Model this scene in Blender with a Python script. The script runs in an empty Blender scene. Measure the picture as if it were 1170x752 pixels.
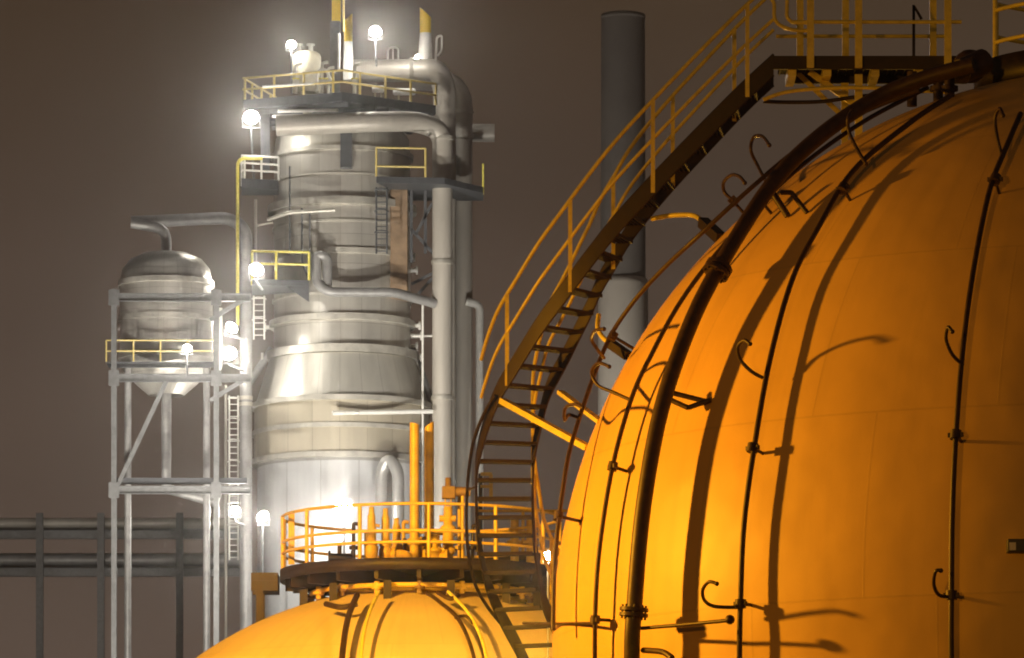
import bpy, math, random
from mathutils import Vector
random.seed(7)
R = math.radians
SC = bpy.context.scene
COL = SC.collection

# ------------------------------------------------------------------ camera, sky, lamps, exposure
F, HY, CZ = 7000.0, 1320.0, 1.6          # focal length in photo pixels, horizon row, eye height
cam = bpy.data.cameras.new('camera'); co = bpy.data.objects.new('camera', cam); COL.objects.link(co)
co.location = (0, 0, CZ); co.rotation_euler = (R(90), 0, 0)
cam.sensor_width = 36; cam.lens = 36 * F / 1170; cam.shift_y = (HY - 376) / 1170
cam.clip_start = 1; cam.clip_end = 6000
SC.camera = co
SC.view_settings.view_transform = 'Standard'; SC.view_settings.look = 'None'
SC.view_settings.exposure = 0; SC.view_settings.gamma = 1
SC.cycles.use_denoising = True
SC.cycles.max_bounces = 6
SC.cycles.filter_width = 1.9
SC.cycles.sample_clamp_indirect = 6

W = bpy.data.worlds.new('World'); SC.world = W; W.use_nodes = True
wn = W.node_tree; bg = wn.nodes['Background']
tc = wn.nodes.new('ShaderNodeTexCoord'); sx = wn.nodes.new('ShaderNodeSeparateXYZ')
wr = wn.nodes.new('ShaderNodeValToRGB')
wn.links.new(tc.outputs['Generated'], sx.inputs[0]); wn.links.new(sx.outputs['Z'], wr.inputs[0])
sn = wn.nodes.new('ShaderNodeTexNoise'); sm_ = wn.nodes.new('ShaderNodeMapping'); sm_.inputs['Scale'].default_value = (9, 9, 22)
sn.inputs['Scale'].default_value = 1; sn.inputs['Detail'].default_value = 4
wn.links.new(tc.outputs['Generated'], sm_.inputs[0]); wn.links.new(sm_.outputs[0], sn.inputs['Vector'])
sr_ = wn.nodes.new('ShaderNodeMapRange'); sr_.inputs['To Min'].default_value = .70; sr_.inputs['To Max'].default_value = 1.30
wn.links.new(sn.outputs['Fac'], sr_.inputs['Value'])
sv = wn.nodes.new('ShaderNodeVectorMath'); sv.operation = 'SCALE'
wn.links.new(wr.outputs[0], sv.inputs[0]); wn.links.new(sr_.outputs[0], sv.inputs['Scale'])
wn.links.new(sv.outputs[0], bg.inputs['Color']); bg.inputs['Strength'].default_value = .66
e = wr.color_ramp.elements
e[0].position = 0.0; e[0].color = (.170, .112, .085, 1)
e[1].position = .9; e[1].color = (.018, .014, .012, 1)
for p, c in ((.09, (.148, .104, .079)), (.145, (.116, .078, .056)), (.19, (.085, .053, .030)), (.4, (.04, .03, .024))):
    n = wr.color_ramp.elements.new(p); n.color = (*c, 1)

def P(px, py, Y):
    return Vector(((px - 585) * Y / F, Y, CZ + (HY - py) * Y / F))

SY = 73.7
SCEN = P(1278, 734, SY); SR = 647 * SY / F      # big sphere
def point(name, loc, power, col, radius=.3):
    l = bpy.data.lights.new(name, 'POINT'); l.energy = power; l.color = col; l.shadow_soft_size = radius
    o = bpy.data.objects.new(name, l); COL.objects.link(o); o.location = loc
    return o
SOD = (1.0, .41, .02)
def flood(name, loc, aim, power, col, cone, radius):
    l = bpy.data.lights.new(name, 'SPOT'); l.energy = power; l.color = col; l.shadow_soft_size = radius
    l.spot_size = R(cone); l.spot_blend = 1.0
    o = bpy.data.objects.new(name, l); COL.objects.link(o); o.location = loc
    o.rotation_euler = (Vector(aim) - Vector(loc)).to_track_quat('-Z', 'Y').to_euler()
    return o
flood('sodium_floodlight', SCEN + Vector((-16, -2.7, 3.0)), SCEN + Vector((-4.5, -3.5, -4.0)), 11200, SOD, 116, .22)      # mast lamps standing left of the frame
flood('sodium_floodlight', Vector((-12, 90, 18)), Vector((-1.2, 109, 11)), 36000, (1, .47, .04), 70, .4)
point('sodium_lamp_and_fill', P(640, 800, 96), 3500, (1, .52, .07), .3)
point('sodium_lamp_and_fill', Vector((-22, -2, 9)), 24000, SOD, .8)  # added sodium fill behind the camera, lifts the near tank's shaded side
flood('white_fill_light', P(60, 830, 255), P(385, 520, 300), 46000, (1, .94, .83), 60, .6)      # unseen white lights added below the view to brighten the column
flood('white_fill_light', P(215, 830, 268), P(391, 200, 300), 33000, (1, .93, .82), 60, .5)
flood('white_fill_light', P(560, 900, 268), P(400, 350, 300), 27000, (1, .96, .88), 70, .6)
flood('white_fill_light', P(500, 1000, 655), P(712, 450, 700), 170000, (1, .9, .78), 70, 1.0)     # another unseen light, added to brighten the pale lower chimney

# ------------------------------------------------------------------ helpers
def mat(name, col, rough=.5, metal=0, var=.12, scale=3.0, bump=0.0, coat=0, col2=None, stretch=(1, 1, 1), emit=None, strength=0):
    m = bpy.data.materials.new(name); m.use_nodes = True
    nt = m.node_tree; b = nt.nodes['Principled BSDF']
    b.inputs['Roughness'].default_value = rough; b.inputs['Metallic'].default_value = metal
    b.inputs['Coat Weight'].default_value = coat
    t = nt.nodes.new('ShaderNodeTexCoord'); mp = nt.nodes.new('ShaderNodeMapping'); mp.inputs['Scale'].default_value = stretch
    n = nt.nodes.new('ShaderNodeTexNoise'); n.inputs['Scale'].default_value = scale; n.inputs['Detail'].default_value = 6
    n.inputs['Roughness'].default_value = .62
    nt.links.new(t.outputs['Object'], mp.inputs[0]); nt.links.new(mp.outputs[0], n.inputs['Vector'])
    cr = nt.nodes.new('ShaderNodeValToRGB'); nt.links.new(n.outputs['Fac'], cr.inputs[0])
    c2 = col2 or tuple(c * (1 - 2 * var) for c in col)
    cr.color_ramp.elements[0].position = .32; cr.color_ramp.elements[0].color = (*c2, 1)
    cr.color_ramp.elements[1].position = .62; cr.color_ramp.elements[1].color = (*col, 1)
    nt.links.new(cr.outputs[0], b.inputs['Base Color'])
    rr = nt.nodes.new('ShaderNodeMapRange'); rr.inputs['To Min'].default_value = max(.05, rough - .1); rr.inputs['To Max'].default_value = min(1, rough + .1)
    nt.links.new(n.outputs['Fac'], rr.inputs['Value']); nt.links.new(rr.outputs[0], b.inputs['Roughness'])
    if bump:
        bp = nt.nodes.new('ShaderNodeBump'); bp.inputs['Strength'].default_value = bump; bp.inputs['Distance'].default_value = .02
        nt.links.new(n.outputs['Fac'], bp.inputs['Height']); nt.links.new(bp.outputs[0], b.inputs['Normal'])
    if emit:
        b.inputs['Emission Color'].default_value = (*emit, 1); b.inputs['Emission Strength'].default_value = strength
    return m

def clad(name, col, rough, metal, rows, cols, var=.25):
    """sheet-metal cladding: panels and seams laid out by UV (u round the vessel, v up it)"""
    m = mat(name, col, rough, metal, .07, 1.4, stretch=(1, 1, .05))
    nt = m.node_tree; b = nt.nodes['Principled BSDF']
    uv = nt.nodes.new('ShaderNodeUVMap'); br = nt.nodes.new('ShaderNodeTexBrick')
    mp = nt.nodes.new('ShaderNodeMapping'); mp.inputs['Scale'].default_value = (cols, rows, 1)
    nt.links.new(uv.outputs[0], mp.inputs[0]); nt.links.new(mp.outputs[0], br.inputs['Vector'])
    br.inputs['Color1'].default_value = (1, 1, 1, 1); br.inputs['Color2'].default_value = (1 - var, 1 - var, 1 - var * 1.1, 1)
    br.inputs['Mortar'].default_value = (.55, .53, .50, 1); br.inputs['Scale'].default_value = 1
    br.inputs['Mortar Size'].default_value = .010; br.inputs['Brick Width'].default_value = 1; br.inputs['Row Height'].default_value = 1
    br.inputs['Mortar Smooth'].default_value = .3; br.offset = 0
    mx = nt.nodes.new('ShaderNodeMix'); mx.data_type = 'RGBA'; mx.blend_type = 'MULTIPLY'; mx.inputs[0].default_value = 1
    old = b.inputs['Base Color'].links[0].from_socket
    nt.links.new(old, mx.inputs[6]); nt.links.new(br.outputs['Color'], mx.inputs[7]); nt.links.new(mx.outputs[2], b.inputs['Base Color'])
    # dents of the sheets: slow waviness round the vessel
    n2 = nt.nodes.new('ShaderNodeTexNoise'); n2.inputs['Scale'].default_value = 1; n2.inputs['Detail'].default_value = 1
    m2 = nt.nodes.new('ShaderNodeMapping'); m2.inputs['Scale'].default_value = (70, 1.2, 1)
    nt.links.new(uv.outputs[0], m2.inputs[0]); nt.links.new(m2.outputs[0], n2.inputs['Vector'])
    bp = nt.nodes.new('ShaderNodeBump'); bp.inputs['Strength'].default_value = .32; bp.inputs['Distance'].default_value = .05
    nt.links.new(n2.outputs['Fac'], bp.inputs['Height']); nt.links.new(bp.outputs[0], b.inputs['Normal'])
    return m

M = {
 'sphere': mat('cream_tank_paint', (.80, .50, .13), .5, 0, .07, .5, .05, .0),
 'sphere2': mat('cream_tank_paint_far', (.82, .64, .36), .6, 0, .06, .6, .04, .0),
 'pipe_dark': mat('rusty_dark_pipe_paint', (.060, .032, .018), .5, 0, .25, 9, .1),
 'stair_dark': mat('dark_brown_steel', (.028, .016, .008), .55, 0, .25, 7, .1),
 'tread': mat('weathered_grating_steel', (.03, .02, .014), .7, .0, .25, 12, .2),
 'rail_yellow': mat('yellow_rail_paint', (.84, .74, .14), .3, 0, .12, 8, .05),
 'kit_yellow': mat('yellow_equipment_paint', (.84, .58, .09), .38, 0, .12, 5, .05),
 'rail_pale': mat('pale_yellow_rail_paint', (.70, .55, .18), .4, 0, .1, 6),
 'clad': clad('aluminium_cladding', (.66, .63, .57), .36, .62, 7, 20, .10),
 'clad_cone': clad('cone_cladding', (.62, .59, .52), .42, .5, 1, 24, .10),
 'clad_brown': clad('tarnished_cladding', (.55, .49, .38), .5, .4, 2, 20, .2),
 'clad_bright': clad('polished_cladding', (.76, .77, .78), .36, .55, 2, 14, .08),
 'ring': mat('ring_aluminium', (.60, .57, .50), .45, .5, .15, 2),
 'pipe_pale': mat('insulated_pipe_cladding', (.50, .46, .40), .5, .2, .1, 1.4, .05, stretch=(1, 1, .2)),
 'pipe_grey': mat('grey_pipe', (.34, .33, .32), .45, .3, .15, 2, .05),
 'pipe_brown': mat('brown_pipe', (.30, .20, .12), .55, .1, .2, 2, .05),
 'steel': mat('galvanised_steel', (.20, .20, .20), .5, .4, .15, 4, .05),
 'steel_dark': mat('dark_grey_steel', (.075, .078, .085), .55, .1, .2, 4, .05),
 'white': mat('white_paint', (.78, .76, .70), .45, 0, .08, 3),
 'cream': mat('cream_paint', (.62, .57, .42), .5, 0, .12, 2, .05),
 'tip': mat('yellow_vent_paint', (.80, .56, .02), .4, 0, .06, 3),
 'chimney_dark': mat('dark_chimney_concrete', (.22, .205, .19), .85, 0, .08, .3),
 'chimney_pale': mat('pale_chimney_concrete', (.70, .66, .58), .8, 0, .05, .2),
 'lens': mat('lamp_glass', (1, 1, 1), .3, 0, 0, 1, emit=(1, .95, .86), strength=170),
 'lens_warm': mat('lamp_glass_warm', (1, 1, 1), .3, 0, 0, 1, emit=(1, .96, .9), strength=30),
 'asphalt': mat('asphalt', (.06, .055, .05), .9, 0, .2, .8, .2),
}

def seams(m, cz, rad, n=18, tone=.90):
    nt = m.node_tree; b = nt.nodes['Principled BSDF']; N = nt.nodes.new; Lk = nt.links.new
    def math_(op, a, v=None):
        k = N('ShaderNodeMath'); k.operation = op
        for i, x in enumerate((a, v)):
            if x is None: continue
            if isinstance(x, (int, float)): k.inputs[i].default_value = x
            else: Lk(x, k.inputs[i])
        return k.outputs[0]
    t = N('ShaderNodeTexCoord'); x = N('ShaderNodeSeparateXYZ'); Lk(t.outputs['Object'], x.inputs[0])
    z = math_('SUBTRACT', x.outputs['Z'], cz)
    lat = math_('ARCSINE', math_('DIVIDE', z, rad))
    row = math_('MULTIPLY', lat, 3.2); rf = math_('FLOOR', row)
    lon = math_('ADD', math_('MULTIPLY', math_('ARCTAN2', x.outputs['Y'], x.outputs['X']), n / (2 * math.pi)), math_('MULTIPLY', rf, .37))
    d1 = math_('ABSOLUTE', math_('SUBTRACT', math_('FRACT', lon), .5)); d2 = math_('ABSOLUTE', math_('SUBTRACT', math_('FRACT', row), .5))
    w = math_('MAXIMUM', math_('GREATER_THAN', d1, .4945), math_('GREATER_THAN', d2, .4945))
    # every plate a shade of its own
    wn_ = N('ShaderNodeTexWhiteNoise'); wn_.noise_dimensions = '2D'; cb = N('ShaderNodeCombineXYZ')
    Lk(math_('FLOOR', lon), cb.inputs[0]); Lk(rf, cb.inputs[1]); Lk(cb.outputs[0], wn_.inputs['Vector'])
    # rain streaks running down the shell
    st = N('ShaderNodeTexNoise'); st.inputs['Scale'].default_value = 1; st.inputs['Detail'].default_value = 5
    c2 = N('ShaderNodeCombineXYZ'); Lk(math_('MULTIPLY', math_('ARCTAN2', x.outputs['Y'], x.outputs['X']), 26.0), c2.inputs[0]); Lk(math_('MULTIPLY', lat, 1.6), c2.inputs[1]); Lk(c2.outputs[0], st.inputs['Vector'])
    sr = N('ShaderNodeMapRange'); Lk(st.outputs['Fac'], sr.inputs['Value']); sr.inputs['From Min'].default_value = .5; sr.inputs['From Max'].default_value = .8; sr.inputs['To Min'].default_value = 1; sr.inputs['To Max'].default_value = .90
    f = math_('MULTIPLY', math_('ADD', math_('MULTIPLY', wn_.outputs['Value'], .05), .95), math_('SUBTRACT', 1.0, math_('MULTIPLY', w, 1 - tone)))
    f = math_('MULTIPLY', f, sr.outputs[0])
    mx = N('ShaderNodeMix'); mx.data_type = 'RGBA'; mx.blend_type = 'MULTIPLY'; mx.inputs[0].default_value = 1
    Lk(b.inputs['Base Color'].links[0].from_socket, mx.inputs[6]); Lk(f, mx.inputs[7]); Lk(mx.outputs[2], b.inputs['Base Color'])
    bp = N('ShaderNodeBump'); bp.inputs['Strength'].default_value = .5; bp.inputs['Distance'].default_value = .012
    wv = N('ShaderNodeTexNoise'); wv.inputs['Scale'].default_value = .9; Lk(t.outputs['Object'], wv.inputs['Vector'])
    Lk(math_('ADD', w, math_('MULTIPLY', wv.outputs['Fac'], 6.0)), bp.inputs['Height']); Lk(bp.outputs[0], b.inputs['Normal'])

class MB:
    def __init__(s): s.v = []; s.f = []; s.sm = []; s.uv = {}
    def add(s, vs, fs, smooth=False):
        o = len(s.v); s.v += [Vector(v) for v in vs]
        for f in fs: s.f.append([i + o for i in f]); s.sm.append(smooth)
        return s
    def box(s, a, b):
        x0, y0, z0 = a; x1, y1, z1 = b
        return s.add([(x0,y0,z0),(x1,y0,z0),(x1,y1,z0),(x0,y1,z0),(x0,y0,z1),(x1,y0,z1),(x1,y1,z1),(x0,y1,z1)],
              [(0,3,2,1),(4,5,6,7),(0,1,5,4),(1,2,6,5),(2,3,7,6),(3,0,4,7)])
    def bar(s, a, b, w, h, side=None):
        """rectangular bar from a to b; w across (horizontal), h up"""
        a = Vector(a); b = Vector(b); t = (b - a).normalized()
        sd = side or t.cross(Vector((0, 0, 1)))
        if sd.length < 1e-4: sd = Vector((1, 0, 0))
        sd = sd.normalized(); up = sd.cross(t).normalized()
        vs = []
        for p in (a, b):
            for i, j in ((-1,-1),(1,-1),(1,1),(-1,1)): vs.append(p + sd * i * w / 2 + up * j * h / 2)
        return s.add(vs, [(0,1,2,3),(7,6,5,4),(0,4,5,1),(1,5,6,2),(2,6,7,3),(3,7,4,0)])
    def tube(s, pts, r, n=12, smooth_path=0, cap=True):
        pts = [Vector(p) for p in pts]
        if smooth_path: pts = spline(pts, smooth_path)
        k = len(pts); rs = r if isinstance(r, (list, tuple)) else [r] * k
        t0 = (pts[1] - pts[0]).normalized()
        u = t0.cross(Vector((0, 0, 1)))
        if u.length < 1e-3: u = t0.cross(Vector((0, 1, 0)))
        u.normalize(); vs = []
        for i in range(k):
            t = (pts[min(i + 1, k - 1)] - pts[max(i - 1, 0)]).normalized()
            u = (u - t * u.dot(t)).normalized(); w = t.cross(u)
            for j in range(n):
                a = 2 * math.pi * j / n
                vs.append(pts[i] + (u * math.cos(a) + w * math.sin(a)) * rs[i])
        fs = [(i*n+j, i*n+(j+1) % n, (i+1)*n+(j+1) % n, (i+1)*n+j) for i in range(k-1) for j in range(n)]
        s.add(vs, fs, True)
        if cap:
            s.add([vs[j] for j in range(n)], [tuple(reversed(range(n)))]); s.add([vs[(k-1)*n+j] for j in range(n)], [tuple(range(n))])
        return s
    def lathe(s, c, prof, n=64, smooth=True, uv=False, a0=0.0, a1=2*math.pi):
        """prof: (radius, z) bottom to top around the vertical through c"""
        base = len(s.v); k = len(prof); vs = []; us = []
        z0, z1 = prof[0][1], prof[-1][1]
        full = abs(a1 - a0 - 2 * math.pi) < 1e-6
        for r, z in prof:
            for j in range(n + 1):
                a = a0 + (a1 - a0) * j / n
                vs.append((c[0] + r * math.cos(a), c[1] + r * math.sin(a), z)); us.append((j / n, (z - z0) / (z1 - z0 + 1e-9)))
        fs = [(i*(n+1)+j, i*(n+1)+j+1, (i+1)*(n+1)+j+1, (i+1)*(n+1)+j) for i in range(k-1) for j in range(n)]
        s.add(vs, fs, smooth)
        for i, u in enumerate(us): s.uv[base + i] = u
        return s
    def ball(s, c, r, n=16):
        prof = [(max(1e-4, r * math.cos(a)), c[2] + r * math.sin(a)) for a in [math.pi * (i / n - .5) for i in range(n + 1)]]
        return s.lathe(c, prof, 2 * n)
    def build(s, name, m, parent=None, bevel=0):
        off = Vector((0, 0, 0)); q = parent
        while q: off += q.location; q = q.parent
        me = bpy.data.meshes.new(name)
        me.from_pydata([tuple(v - off) for v in s.v], [], s.f); me.update()
        for p, k in zip(me.polygons, s.sm): p.use_smooth = k
        if s.uv:
            l = me.uv_layers.new(name='UVMap')
            for lp in me.loops: l.data[lp.index].uv = s.uv.get(lp.vertex_index, (0, 0))
        me.materials.append(m)
        o = bpy.data.objects.new(name, me); COL.objects.link(o)
        if parent: o.parent = parent
        if bevel:
            b = o.modifiers.new('bevel', 'BEVEL'); b.width = bevel; b.segments = 2; b.limit_method = 'ANGLE'
        return o

def spline(p, k):
    out = []
    for i in range(len(p) - 1):
        a, b, c, d = p[max(i-1, 0)], p[i], p[i+1], p[min(i+2, len(p)-1)]
        for j in range(k):
            t = j / k
            out.append(.5 * ((2*b) + (c-a)*t + (2*a-5*b+4*c-d)*t*t + (3*b-a-3*c+d)*t**3))
    out.append(p[-1]); return out

def thing(name, label, cat, loc, group=None):
    o = bpy.data.objects.new(name, None); COL.objects.link(o); o.location = loc; o.empty_display_size = .3
    o['label'] = label; o['category'] = cat
    if group: o['group'] = group
    return o
def tag(o, label, cat, group=None):
    o['label'] = label; o['category'] = cat
    if group: o['group'] = group
    return o
def rounded(pts, rad, k=6):
    """polyline with its corners rounded to pipe bends"""
    pts = [Vector(p) for p in pts]; out = [pts[0]]
    for i in range(1, len(pts) - 1):
        a, b, c = pts[i-1], pts[i], pts[i+1]
        d1 = (a - b); d2 = (c - b); r = min(rad, d1.length * .49, d2.length * .49)
        p, q = b + d1.normalized() * r, b + d2.normalized() * r
        for j in range(k + 1):
            t = j / k; out.append(p * (1-t)**2 + b * 2*t*(1-t) + q * t*t)
    out.append(pts[-1]); return out
def arc_resample(pts, step):
    pts = [Vector(p) for p in pts]; L = [0]
    for a, b in zip(pts, pts[1:]): L.append(L[-1] + (b - a).length)
    n = max(1, round(L[-1] / step)); out = []; j = 0
    for i in range(n + 1):
        d = L[-1] * i / n
        while j < len(L) - 2 and L[j+1] < d: j += 1
        out.append(pts[j].lerp(pts[j+1], 0 if L[j+1] == L[j] else (d - L[j]) / (L[j+1] - L[j])))
    return out
UP = Vector((0, 0, 1))
def railing(parent, path, heights, r, m, step, pr=None, post_m=None, name='railing'):
    path = [Vector(p) for p in path]; b = MB()
    for h in heights: b.tube([p + UP * h for p in path], r, 8)
    o = b.build(name, m, parent)
    for p in arc_resample(path, step):
        MB().tube([p, p + UP * max(heights)], pr or r * 1.15, 8).build('post', post_m or m, o)
    return o
def ring_path(c, rad, n=48, a0=0, a1=2*math.pi):
    return [Vector((c[0] + rad * math.cos(a0 + (a1-a0)*i/n), c[1] + rad * math.sin(a0 + (a1-a0)*i/n), c[2])) for i in range(n + 1)]

# ------------------------------------------------------------------ ground
g = MB().add([(-3000, -200, 0), (3000, -200, 0), (3000, 5500, 0), (-3000, 5500, 0)], [(0, 1, 2, 3)]).build('ground', M['asphalt'])
g['kind'] = 'structure'

# ------------------------------------------------------------------ the near spherical tank
def on_sphere(px, py, h=0.0):
    """the point of the tank's surface, or h above it, that a sight line meets"""
    O = Vector((0, 0, CZ)); d = Vector(((px - 585) / F, 1, (HY - py) / F)).normalized()
    oc = O - SCEN; b = oc.dot(d); c = oc.length_squared - (SR + h) ** 2; D = b * b - c
    t = -b - math.sqrt(D) if D > 0 else -b
    return O + d * t
def sphere_mesh(c, r):
    n = 96
    return MB().lathe(c, [(max(1e-4, r * math.cos(a)), c[2] + r * math.sin(a)) for a in [math.pi * (i / n - .5) for i in range(n + 1)]], 160)
seams(M['sphere'], SCEN.z, SR)
tank = thing('spherical_tank', 'large cream spherical gas tank with dark pipes filling the right side', 'storage tank', Vector((SCEN.x, SCEN.y, 0)), 'spherical gas tanks')
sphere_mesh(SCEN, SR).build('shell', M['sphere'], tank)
for i in range(10):
    a = 2 * math.pi * (i + .5) / 10
    x, y = SCEN.x + SR * .99 * math.cos(a), SCEN.y + SR * .99 * math.sin(a)
    MB().tube([(x, y, 0), (x, y, SCEN.z - 1.3)], .28, 16).build('leg', M['sphere'], tank)
def sph_path(px, h):
    q = [on_sphere(x, y, h) for x, y in px]
    return spline(q, 8)
# thick riser
rp = [(724, 900), (722, 752), (725, 690), (735, 580), (755, 470), (785, 380), (820, 308), (880, 213), (935, 157), (1000, 113), (1055, 90), (1112, 74)]
rpts = sph_path(rp, .44)
riser = MB().tube(rpts, .092, 16).build('riser_pipe', M['pipe_dark'], tank)
def flange(pts, px, r, w, parent, m):
    best = min(range(1, len(pts) - 1), key=lambda i: (pts[i] - px).length)
    t = (pts[best + 1] - pts[best - 1]).normalized()
    b = MB().tube([pts[best] - t * w, pts[best] - t * .012], r, 20).tube([pts[best] + t * .012, pts[best] + t * w], r, 20)
    u = t.orthogonal().normalized(); v = t.cross(u)
    for k in range(8):
        a = 2 * math.pi * k / 8; q = pts[best] + (u * math.cos(a) + v * math.sin(a)) * r * .8
        b.tube([q - t * (w + .03), q + t * (w + .03)], .014, 6)
    return b.build('flange', m, parent)
flange(rpts, on_sphere(725, 697, .44), .165, .05, riser, M['pipe_dark'])
flange(rpts, on_sphere(820, 308, .44), .16, .06, riser, M['pipe_dark'])
def bracket(parent, a, b, r=.022, n=8, m=None):
    return MB().tube([a, b], r, n).build('bracket', m or M['pipe_dark'], parent)
bracket(riser, on_sphere(768, 449, .30), on_sphere(808, 459, .02), .03)
bracket(riser, on_sphere(764, 456, .30), on_sphere(786, 466, .16), .03)
bracket(riser, on_sphere(786, 466, .16), on_sphere(812, 457, .02), .03)
bracket(riser, on_sphere(893, 220, .34), on_sphere(904, 220, .25), .03)
bracket(riser, on_sphere(904, 220, .25), on_sphere(922, 243, .01), .03)
bracket(riser, on_sphere(884, 222, .28), on_sphere(900, 247, .02), .04)
def spray_pipe(px, h, r, hooks, clamps, label=None):
    pts = sph_path(px, h)
    o = MB().tube(pts, r, 10).build('spray_pipe', M['pipe_dark'], tank)
    for hk in hooks:                         # J-shaped spray arm standing off the pipe
        n = len(hk); q = [on_sphere(x, y, h + .42 * min(1, i / (n * .6))) for i, (x, y) in enumerate(hk)]
        MB().tube(spline(q, 6), .021, 8).ball(q[-1], .027, 6).build('spray_nozzle', M['pipe_dark'], o)
    for (x, y) in clamps:                    # stand-off clamp, its foot on the shell
        a = on_sphere(x, y, h); nrm = (a - SCEN).normalized(); f = SCEN + nrm * (SR - .01)
        best = min(range(1, len(pts) - 1), key=lambda i: (pts[i] - a).length)
        t = (pts[best+1] - pts[best-1]).normalized()
        b = MB().tube([a, f], .02, 8).tube([a - t * .05, a + t * .05], r * 2.0, 12)
        sd = t.cross(nrm).normalized(); b.bar(a - sd * .085, a + sd * .085, .05, .05)
        b.build('clamp', M['pipe_dark'], o)
    return o
spray_pipe([(632, 720), (634, 640), (643, 560), (655, 500), (690, 400), (720, 350), (758, 307), (800, 268), (858, 215), (915, 168), (980, 131), (1050, 103)], .27, .028,
           [[(690, 409), (683, 400), (676, 388), (680, 378), (690, 376)], [(662, 478), (650, 474), (645, 480), (646, 466), (657, 462), (666, 466)],
            [(838, 229), (828, 220), (827, 208), (836, 200), (845, 202), (851, 209)]],
           [(638, 590), (700, 384), (838, 230)])
spray_pipe([(680, 800), (680, 706), (685, 627), (700, 533), (722, 454), (747, 400), (775, 349), (808, 303), (858, 245), (915, 190), (985, 140), (1060, 100)], .19, .028,
           [[(720, 457), (700, 448), (683, 440), (676, 425), (684, 415), (696, 419)], [(878, 213), (866, 190), (858, 172), (861, 157), (871, 156), (879, 166)]],
           [(700, 533), (680, 708), (870, 230)])
spray_pipe([(846, 860), (845, 752), (846, 690), (850, 600), (862, 510), (880, 410), (905, 320), (935, 260), (975, 195), (1040, 140), (1085, 110)], .18, .032,
           [[(872, 432), (858, 424), (846, 411), (843, 397), (850, 389), (857, 393)], [(846, 694), (817, 693), (805, 686), (803, 674), (810, 665), (819, 667)],
            [(990, 188), (978, 168), (970, 150), (969, 135), (973, 127)]],
           [(860, 512), (846, 690), (963, 215)])
spray_pipe([(1090, 860), (1087, 752), (1087, 680), (1088, 590), (1092, 500), (1100, 400), (1112, 310), (1130, 220), (1148, 172), (1166, 130)], .20, .032,
           [[(1099, 416), (1088, 405), (1081, 388), (1083, 374), (1088, 379)], [(1086, 682), (1073, 680), (1067, 668), (1069, 653), (1075, 652)],
            [(1144, 176), (1139, 155), (1137, 135), (1142, 124), (1146, 132)]],
           [(1092, 497), (1087, 680), (1137, 205)])
rod = MB().tube([on_sphere(733, 718, .34), on_sphere(780, 714, .42), on_sphere(832, 709, .45)], .022, 8).ball(on_sphere(834, 708, .45), .055, 8)
rod.build('spray_pipe', M['pipe_dark'], tank)
MB().tube(spline([on_sphere(735, 743, .34), on_sphere(757, 745, .5), on_sphere(768, 752, .55)], 5), .035, 8).build('branch_pipe', M['pipe_dark'], tank)
MB().tube([P(598, 712, SY - .3), P(640, 713, SY - 1.2), on_sphere(679, 712, .22)], .018, 8).build('spray_pipe', M['pipe_dark'], tank)
jb = on_sphere(1163, 624, .12)
MB().box(jb - Vector((.12, .1, .07)), jb + Vector((.2, .12, .07))).build('junction_box', M['steel_dark'], tank, .01)
MB().box(jb - Vector((.10, .106, .055)), jb + Vector((-.03, -.1, .03))).build('junction_box_pale_strip', M['white'], tank)  # pale strip on the left of the box front
# crown pipework under the walkway
MB().tube(spline([P(x, y, SY - .1) for x, y in [(872, 114), (895, 106), (925, 102), (965, 100), (1010, 101), (1090, 106)]], 6), .024, 8).build('crown_pipe', M['rail_yellow'], tank)
MB().tube(spline([P(x, y, SY + .3) for x, y in [(872, 116), (900, 117), (940, 116), (985, 110), (1060, 104)]], 6), .024, 8).build('crown_pipe', M['stair_dark'], tank)
for px, hh in ((1042, .0), (1072, .05), (1085, .0)):
    f = on_sphere(px, 112, 0); t = P(px, 82, f.y)
    MB().tube([f - UP * .1, t], .06, 12).tube([f + UP * .08, f + UP * .14], .1, 12).build('nozzle', M['pipe_dark'], tank)

MB().ball(on_sphere(1108, 76, .3), .2, 8).tube([on_sphere(1098, 82, .36), on_sphere(1124, 70, .36)], .15, 14).build('valve', M['pipe_dark'], tank)
# crown platform
cz = P(1150, 84, SY).z; cc = Vector((SCEN.x, SCEN.y, cz))
crown = thing('crown_platform', 'dark round railed platform on the top of the large spherical tank', 'platform', Vector((cc.x, cc.y, SCEN.z + SR - .02)))
MB().lathe(cc, [(.3, cz - .06), (1.72, cz - .06), (1.72, cz), (.3, cz)], 64, False).build('deck', M['stair_dark'], crown)
MB().lathe(cc, [(1.70, cz - .30), (1.74, cz - .30), (1.74, cz + .06), (1.70, cz + .06), (1.70, cz - .30)], 64).build('fascia', M['stair_dark'], crown)
MB().lathe(cc, [(.55, SCEN.z + SR - .15), (.55, cz - .062)], 32).build('manway_neck', M['sphere'], crown)
railing(crown, ring_path(cc, 1.70, 64, R(205), R(505)), (.24, .62, 1.02), .026, M['rail_yellow'], 1.1, .03)

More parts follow.
